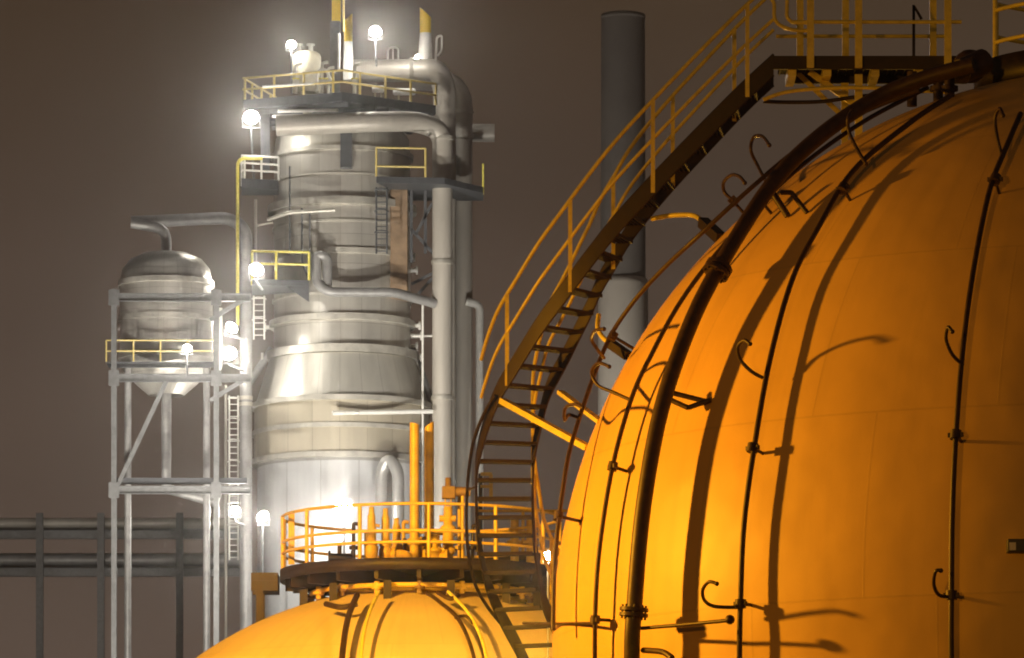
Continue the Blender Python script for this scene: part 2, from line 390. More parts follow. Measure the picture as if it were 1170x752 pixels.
# ------------------------------------------------------------------ the stair round the tank
SD = 0.35                                                   # the stair's plane behind the tank's centre
OT = [(612, 790, -4.05), (606, 770, -3.9), (590, 736, -3.5), (573, 704, -3.2), (558, 669, -2.9), (549, 631, -2.5), (545, 592, -2.2), (544, 550, -1.85), (546, 523, -1.6), (555, 487, -1.3),
      (569, 450, -1.0), (591, 413, -.7), (616, 373, -.42), (643, 336, -.2), (672, 297, -.05), (703, 258, .06), (746, 211, .15), (800, 155, .22), (845, 110, .26), (884, 74, .28)]
op = spline([P(x, y, SY + SD - d) for x, y, d in OT], 10)
inner = []
for i, p in enumerate(op):
    t = op[min(i + 4, len(op) - 1)] - op[max(i - 4, 0)]; n = Vector((-t.y, t.x, 0)).normalized()
    inner.append(p + n * .70)
stair = thing('curved_stair', 'dark steel stair with yellow handrails curving up the left of the large tank', 'staircase', Vector((op[0].x, op[0].y, 0)))
def stringer(pts, h, w):
    b = MB(); vs = []; n = len(pts)
    for i, p in enumerate(pts):
        t = pts[min(i + 1, n - 1)] - pts[max(i - 1, 0)]; s = Vector((-t.y, t.x, 0)).normalized() * w / 2
        for sd, z in ((-1, -h/2), (1, -h/2), (1, h/2), (-1, h/2)): vs.append(p + s * sd + UP * z)
    fs = [(i*4+j, i*4+(j+1) % 4, (i+1)*4+(j+1) % 4, (i+1)*4+j) for i in range(n-1) for j in range(4)]
    b.add(vs, fs); b.add(vs[:4], [(3, 2, 1, 0)]); b.add(vs[-4:], [(0, 1, 2, 3)])
    for k in (1, -1):                                     # flanges of the channel
        b.tube([p + UP * k * h / 2 for p in pts], .016, 6)
    return b
so = stringer(op, .25, .03).build('stringer', M['stair_dark'], stair)
si = stringer(inner, .25, .03).build('stringer', M['stair_dark'], stair)
z = op[0].z + .1; top_z = op[-1].z
while z < top_z - .1:
    i = next(k for k in range(len(op) - 1) if op[k + 1].z >= z)
    f = (z - op[i].z) / (op[i+1].z - op[i].z)
    a = op[i].lerp(op[i+1], f); c = inner[i].lerp(inner[i+1], f); c.z = a.z
    d = (c - a).normalized(); q = Vector((d.y, -d.x, 0))
    b = MB()
    for k in range(5):                                    # grating bars
        b.bar(a + d * .02 + q * (k - 2) * .05, c - d * .02 + q * (k - 2) * .05, .012, .032)
    b.bar(a + d * .02 + q * .12, c - d * .02 + q * .12, .014, .042)
    b.build('tread', M['tread'], stair)
    z += .213
orail = op[30:]; irail = inner[:]
def stair_rail(path, off, idx):
    b = MB(); q = path
    b.tube([p + UP * 1.02 for p in q], .025, 8); b.tube([p + UP * .55 for p in q], .022, 8)
    o = b.build('handrail', M['rail_yellow'], stair)
    for px in idx:
        p = min(q, key=lambda v: abs((v.x * F / v.y + 585) - px) + (1e3 if v.z < SCEN.z + 1.2 else 0))
        MB().bar(p - UP * .1, p + UP * 1.02, .05, .05, Vector((1, 0, 0))).build('post', M['rail_yellow'], o)
    return o
def px_of(v): return v.x * F / v.y + 585
oh = stair_rail(op[85:], 0, (580, 652, 748, 852))
ih = stair_rail(inner[20:], 0, (700, 770, 840))
for k in (28, 52, 72):
    p = inner[k]; MB().bar(p - UP * .1, p + UP * 1.02, .045, .045, Vector((1, 0, 0))).build('post', M['rail_yellow'], ih)
# dark grab rail bowing out along the lower flight
gp = [P(x, y, SY + SD - d) for x, y, d in [(566, 452, -.95), (553, 473, -1.2), (541, 505, -1.5), (535, 545, -1.9), (533, 590, -2.25), (535, 630, -2.5), (542, 665, -2.85), (556, 692, -3.05), (575, 716, -3.3)]]
MB().tube(gp, .022, 8, 6).build('grab_rail', M['stair_dark'], stair)
MB().tube([P(534, 560, SY + SD + 2), P(545, 556, SY + SD + 1.9)], .015, 6).build('grab_rail_strut', M['stair_dark'], stair)
# brackets to the tank
MB().bar(P(574, 458, SY + SD + .9), on_sphere(672, 512, -.02), .10, .07).build('bracket', M['rail_yellow'], stair)
MB().bar(P(640, 448, SY + SD + .4), on_sphere(686, 482, -.02), .08, .05).build('bracket', M['rail_yellow'], stair)
def loop(pts, Y0, Y1, r=.03):
    n = len(pts); return [P(x, y, Y0 + (Y1 - Y0) * i / (n - 1)) for i, (x, y) in enumerate(pts)]
fq = on_sphere(826, 262, -.02)
MB().tube(rounded(loop([(745, 250), (765, 246), (795, 245), (806, 258)], SY + .6, SY), .3), .03, 10).build('bracket', M['rail_yellow'], stair)
MB().bar(P(803, 254, SY), on_sphere(824, 273, -.02), .12, .12).build('bracket_foot', M['stair_dark'], stair)
MB().tube(rounded(loop([(684, 360), (682, 376), (690, 388), (704, 397)], SY + .6, SY), .2), .03, 10).build('bracket', M['rail_yellow'], stair)
MB().bar(P(698, 393, SY), on_sphere(718, 407, -.02), .10, .10).build('bracket_foot', M['stair_dark'], stair)
# landing below the lowest treads, on its own posts
a, c = op[0], inner[0]; lz = op[0].z - .12
MB().box((a.x - .1, a.y - .1, lz - .06), (c.x + .1, a.y + 1.2, lz)).build('landing', M['stair_dark'], stair)
for x in (a.x, c.x):
    for y in (a.y, a.y + 1.1): MB().box((x - .06, y - .06, 0), (x + .06, y + .06, lz - .062)).build('leg', M['stair_dark'], stair)

# walkway from the stair head to the crown
wz = op[-1].z; wy = op[-1].y
walk = thing('walkway', 'dark railed gangway from stair head to tank crown', 'gangway', Vector((op[-1].x, wy, SCEN.z + SR - 1)))
x0, x1 = op[-1].x - .02, cc.x - 1.76
MB().box((x0, wy - .04, wz - .06), (x1, wy, wz + .10)).build('side_channel', M['stair_dark'], walk)
MB().box((x0 + .2, wy + .78, wz - .09), (x1, wy + .82, wz + .07)).build('side_channel', M['stair_dark'], walk)
gb = MB()
for k in range(14): gb.bar((x0 + .1, wy + .06 + k * .053, wz + .03), (x1, wy + .06 + k * .053, wz + .03), .012, .03)
for k in range(22): gb.bar((x0 + .12 + k * (x1 - x0 - .2) / 22, wy, wz + .008), (x0 + .12 + k * (x1 - x0 - .2) / 22, wy + .78, wz + .008), .01, .012)
gb.build('grating', M['tread'], walk)
for px in (905, 945, 1000, 1050):
    x = P(px, 0, wy).x; MB().box((x - .05, wy + .003, wz - .13), (x + .05, wy + .777, wz - .02)).build('cross_member', M['rail_yellow'], walk)
MB().bar(P(925, 82, wy + .4), P(980, 122, wy + .4), .05, .07).build('brace', M['rail_yellow'], walk)
MB().bar(P(912, 84, wy + .7), P(965, 135, wy + .5), .05, .06).build('brace', M['rail_yellow'], walk)
for px, dy in ((965, .75), (981, .15)):
    b = P(px, 95, wy + dy); f = on_sphere(px, 160, -.03)
    MB().box((b.x - .045, b.y - .045, min(f.z, SCEN.z + SR * .88)), (b.x + .045, b.y + .045, wz - .095)).build('support_post', M['rail_yellow'], walk)
def wrail(y, xs, xa, xb, dz):
    b = MB()
    for h in (.5, 1.02): b.tube([(xa, y, wz + h + dz), (xb, y, wz + h + dz)], .024, 8)
    o = b.build('railing', M['rail_yellow'], walk)
    for px in xs:
        x = P(px, 0, y).x; MB().box((x - .042, y - .035, wz - .05), (x + .042, y + .035, wz + 1.04 + dz)).build('post', M['rail_yellow'], o)
wrail(wy - .08, (926, 981, 1083), P(903, 0, wy).x, P(1098, 0, wy).x, 0)
wrail(wy + .86, (914, 966, 1066), P(890, 0, wy).x, P(1086, 0, wy).x, 0)
MB().tube([P(1044, 66, wy + .2), P(1044, 6, wy + .2), P(1053, 22, wy + .2)], .018, 6).build('hook_post', M['stair_dark'], walk)
MB().tube(rounded([P(870, -8, wy - .08), P(885, 0, wy - .08), P(884, 26, wy - .08), P(905, 35, wy - .08), P(926, 35, wy - .08)], .15), .024, 8).build('rail_return', M['rail_yellow'], walk)
MB().tube(rounded([P(900, -30, wy - .08), P(899, 20, wy - .08), P(905, 26, wy - .08), P(930, 26, wy - .08)], .15), .024, 8).build('rail_return', M['rail_yellow'], walk)

# ------------------------------------------------------------------ the smaller-looking tank behind
TY = 110.0; s2 = TY / F
C2 = P(475, 673 + 430, TY); R2 = 430 * s2
seams(M['sphere2'], C2.z, R2)
tank2 = thing('spherical_tank', 'cream spherical tank with only its crown showing under a round platform', 'storage tank', Vector((C2.x, C2.y, 0)), 'spherical gas tanks')
sphere_mesh(C2, R2).build('shell', M['sphere2'], tank2)
for i in range(10):
    a = 2 * math.pi * (i + .5) / 10; x, y = C2.x + R2 * .99 * math.cos(a), C2.y + R2 * .99 * math.sin(a)
    MB().tube([(x, y, 0), (x, y, C2.z)], .28, 12).build('leg', M['sphere2'], tank2)
def on2(px, py, h=0.):
    O = Vector((0, 0, CZ)); d = Vector(((px - 585) / F, 1, (HY - py) / F)).normalized()
    oc = O - C2; b = oc.dot(d); c = oc.length_squared - (R2 + h) ** 2; D = b * b - c
    return O + d * (-b - math.sqrt(D) if D > 0 else -b)
for px, r, m in (([(388, 790), (392, 740), (398, 705), (408, 680)], .055, 'pipe_dark'), ([(412, 790), (414, 735), (422, 700), (433, 676)], .035, 'rail_yellow'),
                 ([(548, 790), (540, 745), (524, 708), (500, 686), (488, 678)], .035, 'pipe_dark'), ([(560, 780), (552, 735), (535, 700), (512, 676)], .03, 'rail_yellow')):
    MB().tube(spline([on2(x, y, .3) for x, y in px], 6), r, 10).build('spray_pipe', M[m], tank2)
for px in (([(372, 690), (390, 694), (408, 690)], .05), ([(520, 706), (532, 704), (540, 712)], .03), ([(500, 677), (514, 684), (524, 680)], .04)):
    MB().tube(spline([on2(x, y, .28) for x, y in px[0]], 5), px[1], 8).build('branch_pipe', M['pipe_dark'], tank2)

pz = P(480, 641, TY - 2.4).z; pc = Vector((P(481, 0, TY).x, TY, pz)); pr = 160 * s2
plat = thing('round_platform', 'round railed platform standing over the crown of the farther tank', 'platform', Vector((pc.x, pc.y, C2.z + R2 - .3)))
MB().lathe(pc, [(.05, pz - .05), (pr - .04, pz - .05), (pr - .04, pz), (.05, pz)], 72, False).build('deck', M['stair_dark'], plat)
MB().lathe(pc, [(pr - .03, pz - .15), (pr + .02, pz - .15), (pr + .02, pz + .05), (pr - .03, pz + .05), (pr - .03, pz - .15)], 72).build('fascia', M['stair_dark'], plat)
b = MB()
for k in range(10):
    a = math.pi * k / 10; d = Vector((math.cos(a), math.sin(a), 0)) * (pr - .08)
    b.bar(pc - d - UP * .2 + UP * k * .0035, pc + d - UP * .2 + UP * k * .0035, .08, .22)
b.build('girder', M['stair_dark'], plat)
for rr_, dz_ in ((.62, .40), (.78, .37)): MB().tube(ring_path(pc - UP * dz_, pr * rr_, 64), .045, 10).build('header_pipe', M['kit_yellow'], plat)
for k in range(16):
    a = 2 * math.pi * k / 16; q = pc + Vector((math.cos(a), math.sin(a), 0)) * pr * .78
    MB().tube([q - UP * .52, q - UP * .30], .05, 8).tube([q - UP * .44, q - UP * .40], .10, 12).build('drain_valve', M['kit_yellow' if k % 2 else 'pipe_brown'], plat)
for k in range(12):
    a = 2 * math.pi * (k + .5) / 12; q = pc + Vector((math.cos(a), math.sin(a), 0)) * (pr * .86)
    h2 = math.sqrt(max(.01, R2 ** 2 - (pr * .86) ** 2)) + C2.z
    MB().box((q.x - .07, q.y - .07, h2 - .12), (q.x + .07, q.y + .07, pz - .31)).build('support_post', M['stair_dark'], plat)
rl = railing(plat, ring_path(pc, pr - .02, 72, R(-172), R(172)), (.33, .53, 1.0), .028, M['kit_yellow'], 1.25, .035)
MB().bar(P(333, 645, TY - .3), P(333, 585, TY - .3), .11, .06, Vector((1, 0, 0))).build('gate_post', M['kit_yellow'], plat)
# gangway running left from the platform
gw = thing('landing', 'short dark steel landing off the left edge of the round platform', 'gangway', Vector((pc.x - pr, TY, 0)))
gx0, gx1 = P(288, 0, TY).x, pc.x - pr - .04
MB().box((gx0, TY - .45, pz - .16), (gx1, TY + .45, pz - .02)).build('deck', M['stair_dark'], gw)
for y in (TY - .4, TY + .4): MB().box((gx0, y - .05, pz - .34), (gx1, y + .05, pz - .162)).build('girder', M['stair_dark'], gw)
x = gx0 + .15
for y in (TY - .4, TY + .4): MB().box((x - .06, y - .06, 0), (x + .06, y + .06, pz - .342)).build('column', M['stair_dark'], gw)

def K(px, py, dy=0): return P(px, py, TY + dy)
kz = pz + .002
def kx(px, dy=0): return P(px, 0, TY + dy).x
# tall vent stacks on the platform
for px, hp, lab, dy in ((473.5, 484, 'tall yellow vent pipe with ragged slanted top behind the relief valves', .3), (490.5, 485, 'tall yellow vent pipe nearest the pale overhead lines', .9)):
    t = thing('vent_pipe', lab, 'pipe', Vector((kx(px, dy), TY + dy, kz)), 'yellow vent pipes on the round platform')
    b = MB(); n = 20; top = K(px, hp, dy); r = 5.4 * s2; vs = []
    for ring in (0, 1):
        for j in range(n):
            a = 2*math.pi*j/n; vs.append((top.x + r*math.cos(a), top.y + r*math.sin(a), (top.z - r*.7*math.cos(a)*(-1 if px > 480 else .3)) if ring else kz + .1))
    b.add(vs, [(j, (j+1) % n, n+(j+1) % n, n+j) for j in range(n)], True); b.add(vs[n:], [tuple(range(n))])
    b.build('barrel', M['kit_yellow'], t)
    c = (top.x, top.y)
    MB().lathe(c, [(r*.5, kz), (r*1.7, kz), (r*1.7, kz+.07), (r*1.02, kz+.07)], 20, False).build('base_flange', M['kit_yellow'], t)
    MB().lathe(c, [(r*1.01, kz+.55), (r*1.5, kz+.55), (r*1.5, kz+.66), (r*1.01, kz+.66)], 20, False).build('flange', M['kit_yellow'], t)
def relief(px, top, lab, dy, outlet=None):
    t = thing('relief_valve', lab, 'valve', Vector((kx(px, dy), TY + dy, kz)), 'yellow relief valves on the round platform')
    c = (kx(px, dy), TY + dy); h = K(px, top, dy).z - kz
    MB().lathe(c, [(.04, kz), (.13, kz), (.13, kz+.06), (.07, kz+.08), (.07, kz+.2), (.12, kz+.26), (.12, kz+.4), (.085, kz+.46)], 20).build('body', M['kit_yellow'], t)
    MB().lathe(c, [(.115, kz+.46), (.115, kz+.52), (.075, kz+.53), (.07, kz+h*.85), (.05, kz+h*.9), (.045, kz+h), (.001, kz+h)], 20).build('bonnet', M['kit_yellow'], t)
    if outlet:
        x = kx(outlet, dy); MB().tube(rounded([(c[0], c[1], kz+.32), (x, c[1], kz+.32), (x, c[1]+.2, kz+.1)], .12), .085, 14).tube([(c[0]+.12, c[1], kz+.32), (c[0]+.17, c[1], kz+.32)], .13, 14).build('outlet', M['kit_yellow'], t)
relief(424.5, 579, 'slim yellow relief valve just right of the railing post', -.6)
relief(440.5, 581, 'yellow relief valve with fat horizontal outlet elbow', -.3, 466)
# motor valve
t = thing('motor_valve', 'yellow motorised valve with brown actuator on its yoke beside the stair', 'valve', Vector((kx(512), TY - .4, kz)))
c = (kx(512, -.4), TY - .4)
MB().lathe(c, [(.03, kz), (.14, kz), (.14, kz+.06), (.09, kz+.08), (.09, kz+.3), (.15, kz+.34), (.15, kz+.42), (.1, kz+.44), (.1, kz+.7), (.14, kz+.72), (.14, kz+.8), (.08, kz+.84), (.08, kz+1.15), (.03, kz+1.17)], 20).build('body', M['kit_yellow'], t)
MB().tube([(c[0]-.16, c[1], kz+.95), (c[0]+.14, c[1], kz+.95)], .06, 12).build('outlet', M['kit_yellow'], t)
for d in (-.05, .05): MB().box((c[0]+d-.012, c[1]-.03, kz+1.16), (c[0]+d+.012, c[1]+.03, kz+1.3)).build('yoke', M['kit_yellow'], t)
MB().box((c[0]-.11, c[1]-.11, kz+1.3), (c[0]+.13, c[1]+.11, kz+1.52)).tube([(c[0]+.13, c[1], kz+1.43), (c[0]+.4, c[1], kz+1.43)], .085, 14).tube([(c[0], c[1], kz+1.52), (c[0], c[1], kz+1.68)], .055, 12).build('actuator', M['pipe_brown'], t, .015)
MB().tube([(c[0]+.26, c[1]-.05, kz), (c[0]+.26, c[1]-.05, kz+1.35)], .03, 10).build('conduit', M['kit_yellow'], t)
relief(453, 592, 'short stout yellow relief valve between the slim ones and the tall vent pipes', .5)
for i, (px, dy, h) in enumerate(((497, -.9, .62), (528, .6, .75))):
    lab = ('yellow gate valve with handwheel low at the foot of the tall vent pipes', 'yellow gate valve with handwheel behind the motorised valve')[i]
    t = thing('gate_valve', lab, 'valve', Vector((kx(px, dy), TY + dy, kz)), 'yellow gate valves on the round platform'); x, y = kx(px, dy), TY + dy
    MB().lathe((x, y), [(.02, kz), (.11, kz), (.11, kz+.05), (.06, kz+.07), (.06, kz+.14), (.1, kz+.2), (.1, kz+.3), (.12, kz+.3), (.12, kz+.35), (.05, kz+.38), (.035, kz+h), (.001, kz+h)], 18).build('body', M['kit_yellow'], t)
    MB().tube([(x-.22, y, kz+.22), (x+.22, y, kz+.22)], .07, 12).tube([(x-.22, y, kz+.22), (x-.17, y, kz+.22)], .13, 14).tube([(x+.17, y, kz+.22), (x+.22, y, kz+.22)], .13, 14).build('run', M['kit_yellow'], t)
    MB().tube(ring_path((x, y, kz+h), .13, 20), .016, 6).tube([(x-.13, y, kz+h), (x+.13, y, kz+h)], .011, 6).build('handwheel', M['pipe_brown'], t)
for i, (px, top, dy, r, kp) in enumerate(((428, 600, 1.0, .03, 'kit_yellow'), (461, 596, 1.3, .035, 'kit_yellow'), (525, 566, .2, .035, 'kit_yellow'), (540, 600, -.2, .03, 'stair_dark'), (404, 598, 1.8, .035, 'stair_dark'))):
    lab = ('thin yellow standpipe behind the slim relief valves', 'thin yellow standpipe before the left tall vent pipe', 'thin yellow standpipe at the side of the brown actuator', 'thin dark standpipe beside the stair on the round platform', 'thin dark post at the back of the round platform')[i]
    t = thing('standpipe', lab, 'pipe', Vector((kx(px, dy), TY + dy, kz)), 'thin standpipes on the round platform')
    MB().tube(rounded([Vector((kx(px, dy), TY + dy, kz)), K(px, top, dy), K(px + 6, top + 1, dy)], .08), r, 10).build('barrel', M[kp], t)
    MB().tube([K(px, 628, dy), K(px, 624, dy)], r * 2.4, 12).build('flange', M[kp], t)
# small dark pump/valve at left
t = thing('gate_valve', 'small dark brown gate valve with handwheel lying low on the round platform', 'valve', Vector((kx(388), TY - 1.4, kz)))
x = kx(388, -1.4); y = TY - 1.4
MB().tube([(x-.2, y, kz+.16), (x+.24, y, kz+.16)], .07, 12).tube([(x-.2, y, kz+.16), (x-.16, y, kz+.16)], .12, 14).tube([(x+.2, y, kz+.16), (x+.24, y, kz+.16)], .12, 14).build('body', M['stair_dark'], t)
MB().tube([(x, y, kz+.16), (x, y, kz+.4)], .04, 10).build('bonnet', M['stair_dark'], t)
MB().tube(ring_path((x, y, kz+.4), .1, 20), .014, 6).tube([(x-.1, y, kz+.4), (x+.1, y, kz+.4)], .01, 6).build('handwheel', M['stair_dark'], t)
MB().box((x-.15, y-.06, kz), (x+.15, y+.06, kz+.10)).build('foot', M['stair_dark'], t)
t = thing('pipe_manifold', 'low yellow pipe manifold crossing the round platform between the valves', 'pipe', Vector((kx(495), TY + .5, kz)))
MB().tube(rounded([K(447, 627, .8), K(466, 627, .8), K(478, 618, .8), K(500, 618, .8), K(500, 642, .8)], .2), .08, 14).build('header', M['kit_yellow'], t)
for px in (462, 500): MB().tube([K(px-1.5, 624 if px < 480 else 618, .8), K(px+2.5, 624 if px < 480 else 618, .8)], .14, 16).build('flange', M['pipe_brown'], t)
MB().box(K(480, 640, .9) - Vector((.08, .06, .04)), K(480, 622, .9) + Vector((.08, .06, 0))).build('saddle', M['kit_yellow'], t)

# ------------------------------------------------------------------ lamps
def lamp(px, py, Y, r, label, mount, lens='lens', group='white floodlights on the process unit', glow=330):
    c = P(px, py, Y); m = [P(x, y, Y + d) for x, y, d in mount]
    t = thing('floodlight', label, 'lamp', m[-1], group)
    rng = random.Random(label); yaw = rng.uniform(-.7, .7)
    fw = Vector((math.sin(yaw) * .8, -math.cos(yaw) * .8, -.6)).normalized()          # the way it shines
    r *= .88; n = 8; prof = [(.02, .42), (.55, .36), (.86, .18), (.94, 0)]
    b = MB(); q = [c + fw * r * d for _, d in prof]
    b.tube(list(reversed(q)), [r * k for k, _ in reversed(prof)], 20); b.build('lens', M[lens], t)
    l = bpy.data.lights.new('bulb', 'POINT'); l.energy = glow; l.color = (1, .95, .87); l.shadow_soft_size = r * .3
    lo = bpy.data.objects.new('bulb', l); COL.objects.link(lo); lo.parent = t; lo.location = c + fw * r * .8 - t.location
    h = MB(); back = [(.96, .12), (1.05, .10), (1.02, -.15), (.8, -.5), (.45, -.75), (.2, -.82)]
    h.tube([c + fw * r * d for _, d in back], [r * k for k, _ in back], 20, cap=False); h.tube([c - fw * r * .76, c - fw * r * .84], r * .22, 12)
    h.build('housing', M['steel'], t)
    sd = fw.cross(UP).normalized(); k = c - UP * r * 1.35
    b = MB().tube([c + sd * r * 1.1, k + sd * r * 1.1, k - sd * r * 1.1, c - sd * r * 1.1], r * .05, 8); b.build('yoke', M['steel_dark'], t)
    MB().tube([k] + m, max(.05, r * .17) if r > .15 else r * .17, 8).build('pole', M['steel'], t)
    return t
U = 300 / F
lamp(429, 36, 298, .34, 'white floodlight on short pole above the thick top pipe', [(429, 50, 0), (430, 76, 0)], glow=650)
lamp(333, 51, 300, .27, 'white floodlight beside the cream drum on the column top', [(333, 62, 0), (333, 108, 0)])
lamp(287, 134, 297, .44, 'white floodlight under the left end of the top platform', [(287, 150, 0), (290, 205, 0)])
lamp(293, 308, 293, .40, 'white floodlight at the end of the yellow railed side platform', [(293, 322, 0), (300, 332, 0)])
lamp(265, 374, 296, .36, 'upper of the two paired floodlights left of the cone', [(266, 385, 0), (280, 388, 0)])
lamp(262, 404, 296, .42, 'lower of the two paired floodlights left of the cone', [(263, 418, 0), (280, 424, 0)])
lamp(393, 578, 293.4, .5, 'brightest floodlight, low in front of the column above the round platform', [(393, 600, 0), (393, 1356, 0)], glow=700)
lamp(300, 590, 292, .36, 'white floodlight at the lower left foot of the column', [(300, 606, 0), (300, 1358, 0)])
lamp(269, 583, 292, .28, 'small floodlight beside the caged ladder', [(269, 596, 0), (279, 600, 0)])
lamp(627, 635, 100, .10, 'tiny white lamp shining in the gap between both tanks', [(626, 645, 0), (626, 1396, 0)], glow=40)
lamp(478, 66, 304, .20, 'floodlight lighting the right yellow tipped vent', [(478, 74, 0), (480, 80, 0)])

# ------------------------------------------------------------------ the column
def T(px, py, dy=0): return P(px, py, 300 + dy)
def tz(py, dy=0): return T(0, py, dy).z
AX = T(391, 0).x; CY = 300.0
col = thing('distillation_column', 'tall silver clad process column with a conical waist and banded rings', 'column', Vector((AX, CY, 0)))
def sect(name, prof, m, n=96):
    # silhouettes traced at the axis depth
    b = MB().lathe((AX, CY), [(r * U, tz(y)) for r, y in prof], n)
    b.uv = {i: u for i, u in b.uv.items()}
    return b.build(name, M[m], col)
sect('lower_shell', [(97, 1356), (97, 533)], 'clad_bright')
sect('band_shell', [(100.5, 532), (100.5, 466)], 'clad_brown')
sect('cone', [(100, 465), (97, 457), (83.5, 413)], 'clad_cone')
sect('upper_shell', [(78, 412), (78, 178)], 'clad')
sect('top_shell', [(78, 178), (76, 160), (68, 150), (45, 142), (20, 138), (.01, 137)], 'clad_cone')
for y, r, h in ((530, 104, 6), (497, 103, 5), (466, 103.5, 6), (408, 86, 9), (372, 83.5, 7), (345, 80, 3), (297, 81, 6), (263, 79.7, 2.5), (241, 85, 8), (210, 79.5, 2), (181, 81.5, 5)):
    z0, z1 = tz(y + h/2), tz(y - h/2); ri = (r - 7) * U; ro = r * U
    MB().lathe((AX, CY), [(ri, z0), (ro, z0), (ro, z1), (ri, z1 + .06)], 96, False).build('stiffening_ring', M['ring'], col)
# brown duct and dark cage on the right flank, bracket plate at the top
def cyl_front(px, r_px=80): # point on the column's front
    dx = (px - 391); return -math.sqrt(max(0, r_px**2 - dx**2)) * U
d = cyl_front(456, 80)
MB().box(T(446, 342, d) - Vector((0, .5, 0)), T(466, 218, d) + Vector((0, .9, 0))).build('duct', M['pipe_brown'], col, .05)
MB().box(T(389, 191, -4) + Vector((0, 0, 0)), T(402, 150, -4) + Vector((0, .6, 0))).build('bracket_plate', M['steel_dark'], col)
for sgn, x0_, x1_ in ((1, 471, 494), (-1, 311, 279)):
    MB().tube([T(x0_, 398, 0), T(x1_, 460 if sgn > 0 else 446, 0)], 4.2 * U, 14).build('brace_pipe', M['pipe_grey'], col)
for px, py in ((478, 372), (480, 384), (475, 396), (479, 409), (472, 294), (475, 309), (301, 408), (304, 374)):
    sg = 1 if px > 391 else -1
    MB().tube([T(391 + sg * 78, py), T(px + sg * 2, py)], 2.6 * U, 10).tube([T(px, py), T(px + sg * 2.6, py)], 5.0 * U, 14).build('nozzle', M['white'], col)

PIPE = lambda lab, pts, r, m, bend=1.2, fl=(): _pipe(lab, pts, r, m, bend, fl)
def _pipe(lab, pts, r, m, bend, fl):
    t = thing('process_pipe', lab, 'pipe', pts[-1].copy(), 'process pipes round the column')
    q = rounded(pts, bend, 8)
    MB().tube(q, r, 24).build('barrel', M[m], t)
    for p, a in fl:
        a = a.normalized(); MB().tube([p - a * .09, p + a * .09], r * 1.12, 24).build('collar', M['ring'], t)
    return t
G0 = 1352
PIPE('pale pipe crossing the column top then running down as the front vertical line', [T(316, 144, -4.2), T(430, 139, -4.4), T(478, 139, -3.2), T(505.5, 150, -2.6), T(505.5, G0, -2.6)], 11.5 * U, 'pipe_pale', 1.0,
     [(T(505.5, 158, -2.6), UP), (T(505.5, 300, -2.6), UP), (T(505.5, 455, -2.6), UP)])
PIPE('thick pale topmost pipe bending down behind the front vertical line', [T(405, 81, 1.5), T(500, 80, 0), T(508, 100, .5), T(508, G0, 2)], 13 * U, 'pipe_pale', 1.1, [(T(470, 80.5, .45), Vector((1, 0, 0)))])
PIPE('brownish rear vertical pipe beside the front line', [T(470, 92, 3), T(518, 94, 3), T(529, 112, 3), T(529, G0, 3)], 11 * U, 'pipe_pale', .9, [(T(529, 128, 3), UP), (T(529, 157, 3), UP)])
PIPE('short horizontal brown pipe stub ending right of the vertical lines', [T(530, 152, 5.2), T(565, 152, 5.2)], 10.5 * U, 'pipe_pale')
PIPE('thin pale pipe dropping beside the yellow railing', [T(533, 345, 2.2), T(548, 348, 2.2), T(548, G0, 2.2)], 4.5 * U, 'white', .5)
PIPE('silver pipe wrapping round the column waist', [T(374, 330, -4.3), T(374, 293, -4.3), T(361, 291, -4.3), T(361, 322, -4.4), T(374, 334, -4.6), T(450, 334, -4.0), T(497, 347, -2.9)], 5.4 * U, 'pipe_grey', .5,)
PIPE('grey pipe bending down left of the column', [T(150, 254, -3), T(262, 249, -3), T(281, 262, -3), T(281, G0, -3)], 7.0 * U, 'pipe_grey', .8, [(T(281, 455, -3), UP), (T(281, 462, -3), UP)])
PIPE('thin yellow bent pipe left of the column', [T(300, 181, -3.6), T(271.5, 181, -3.6), T(271.5, 372, -3.6)], 2.0 * U, 'rail_yellow', .4)
PIPE('short silver inverted elbow pipe in front of the lower shell', [T(436, 575, -4.7), T(436, 538, -4.7), T(444, 523, -4.9), T(455, 538, -5.1), T(455, G0, -5.1)], 7.0 * U, 'clad_bright', .5)
PIPE('thin white horizontal line with a valve block across the band', [T(380, 472, -5.2), T(494, 470, -3.4)], 2.6 * U, 'white', .2, [(T(408, 471.5, -4.8), Vector((1, 0, 0)))])

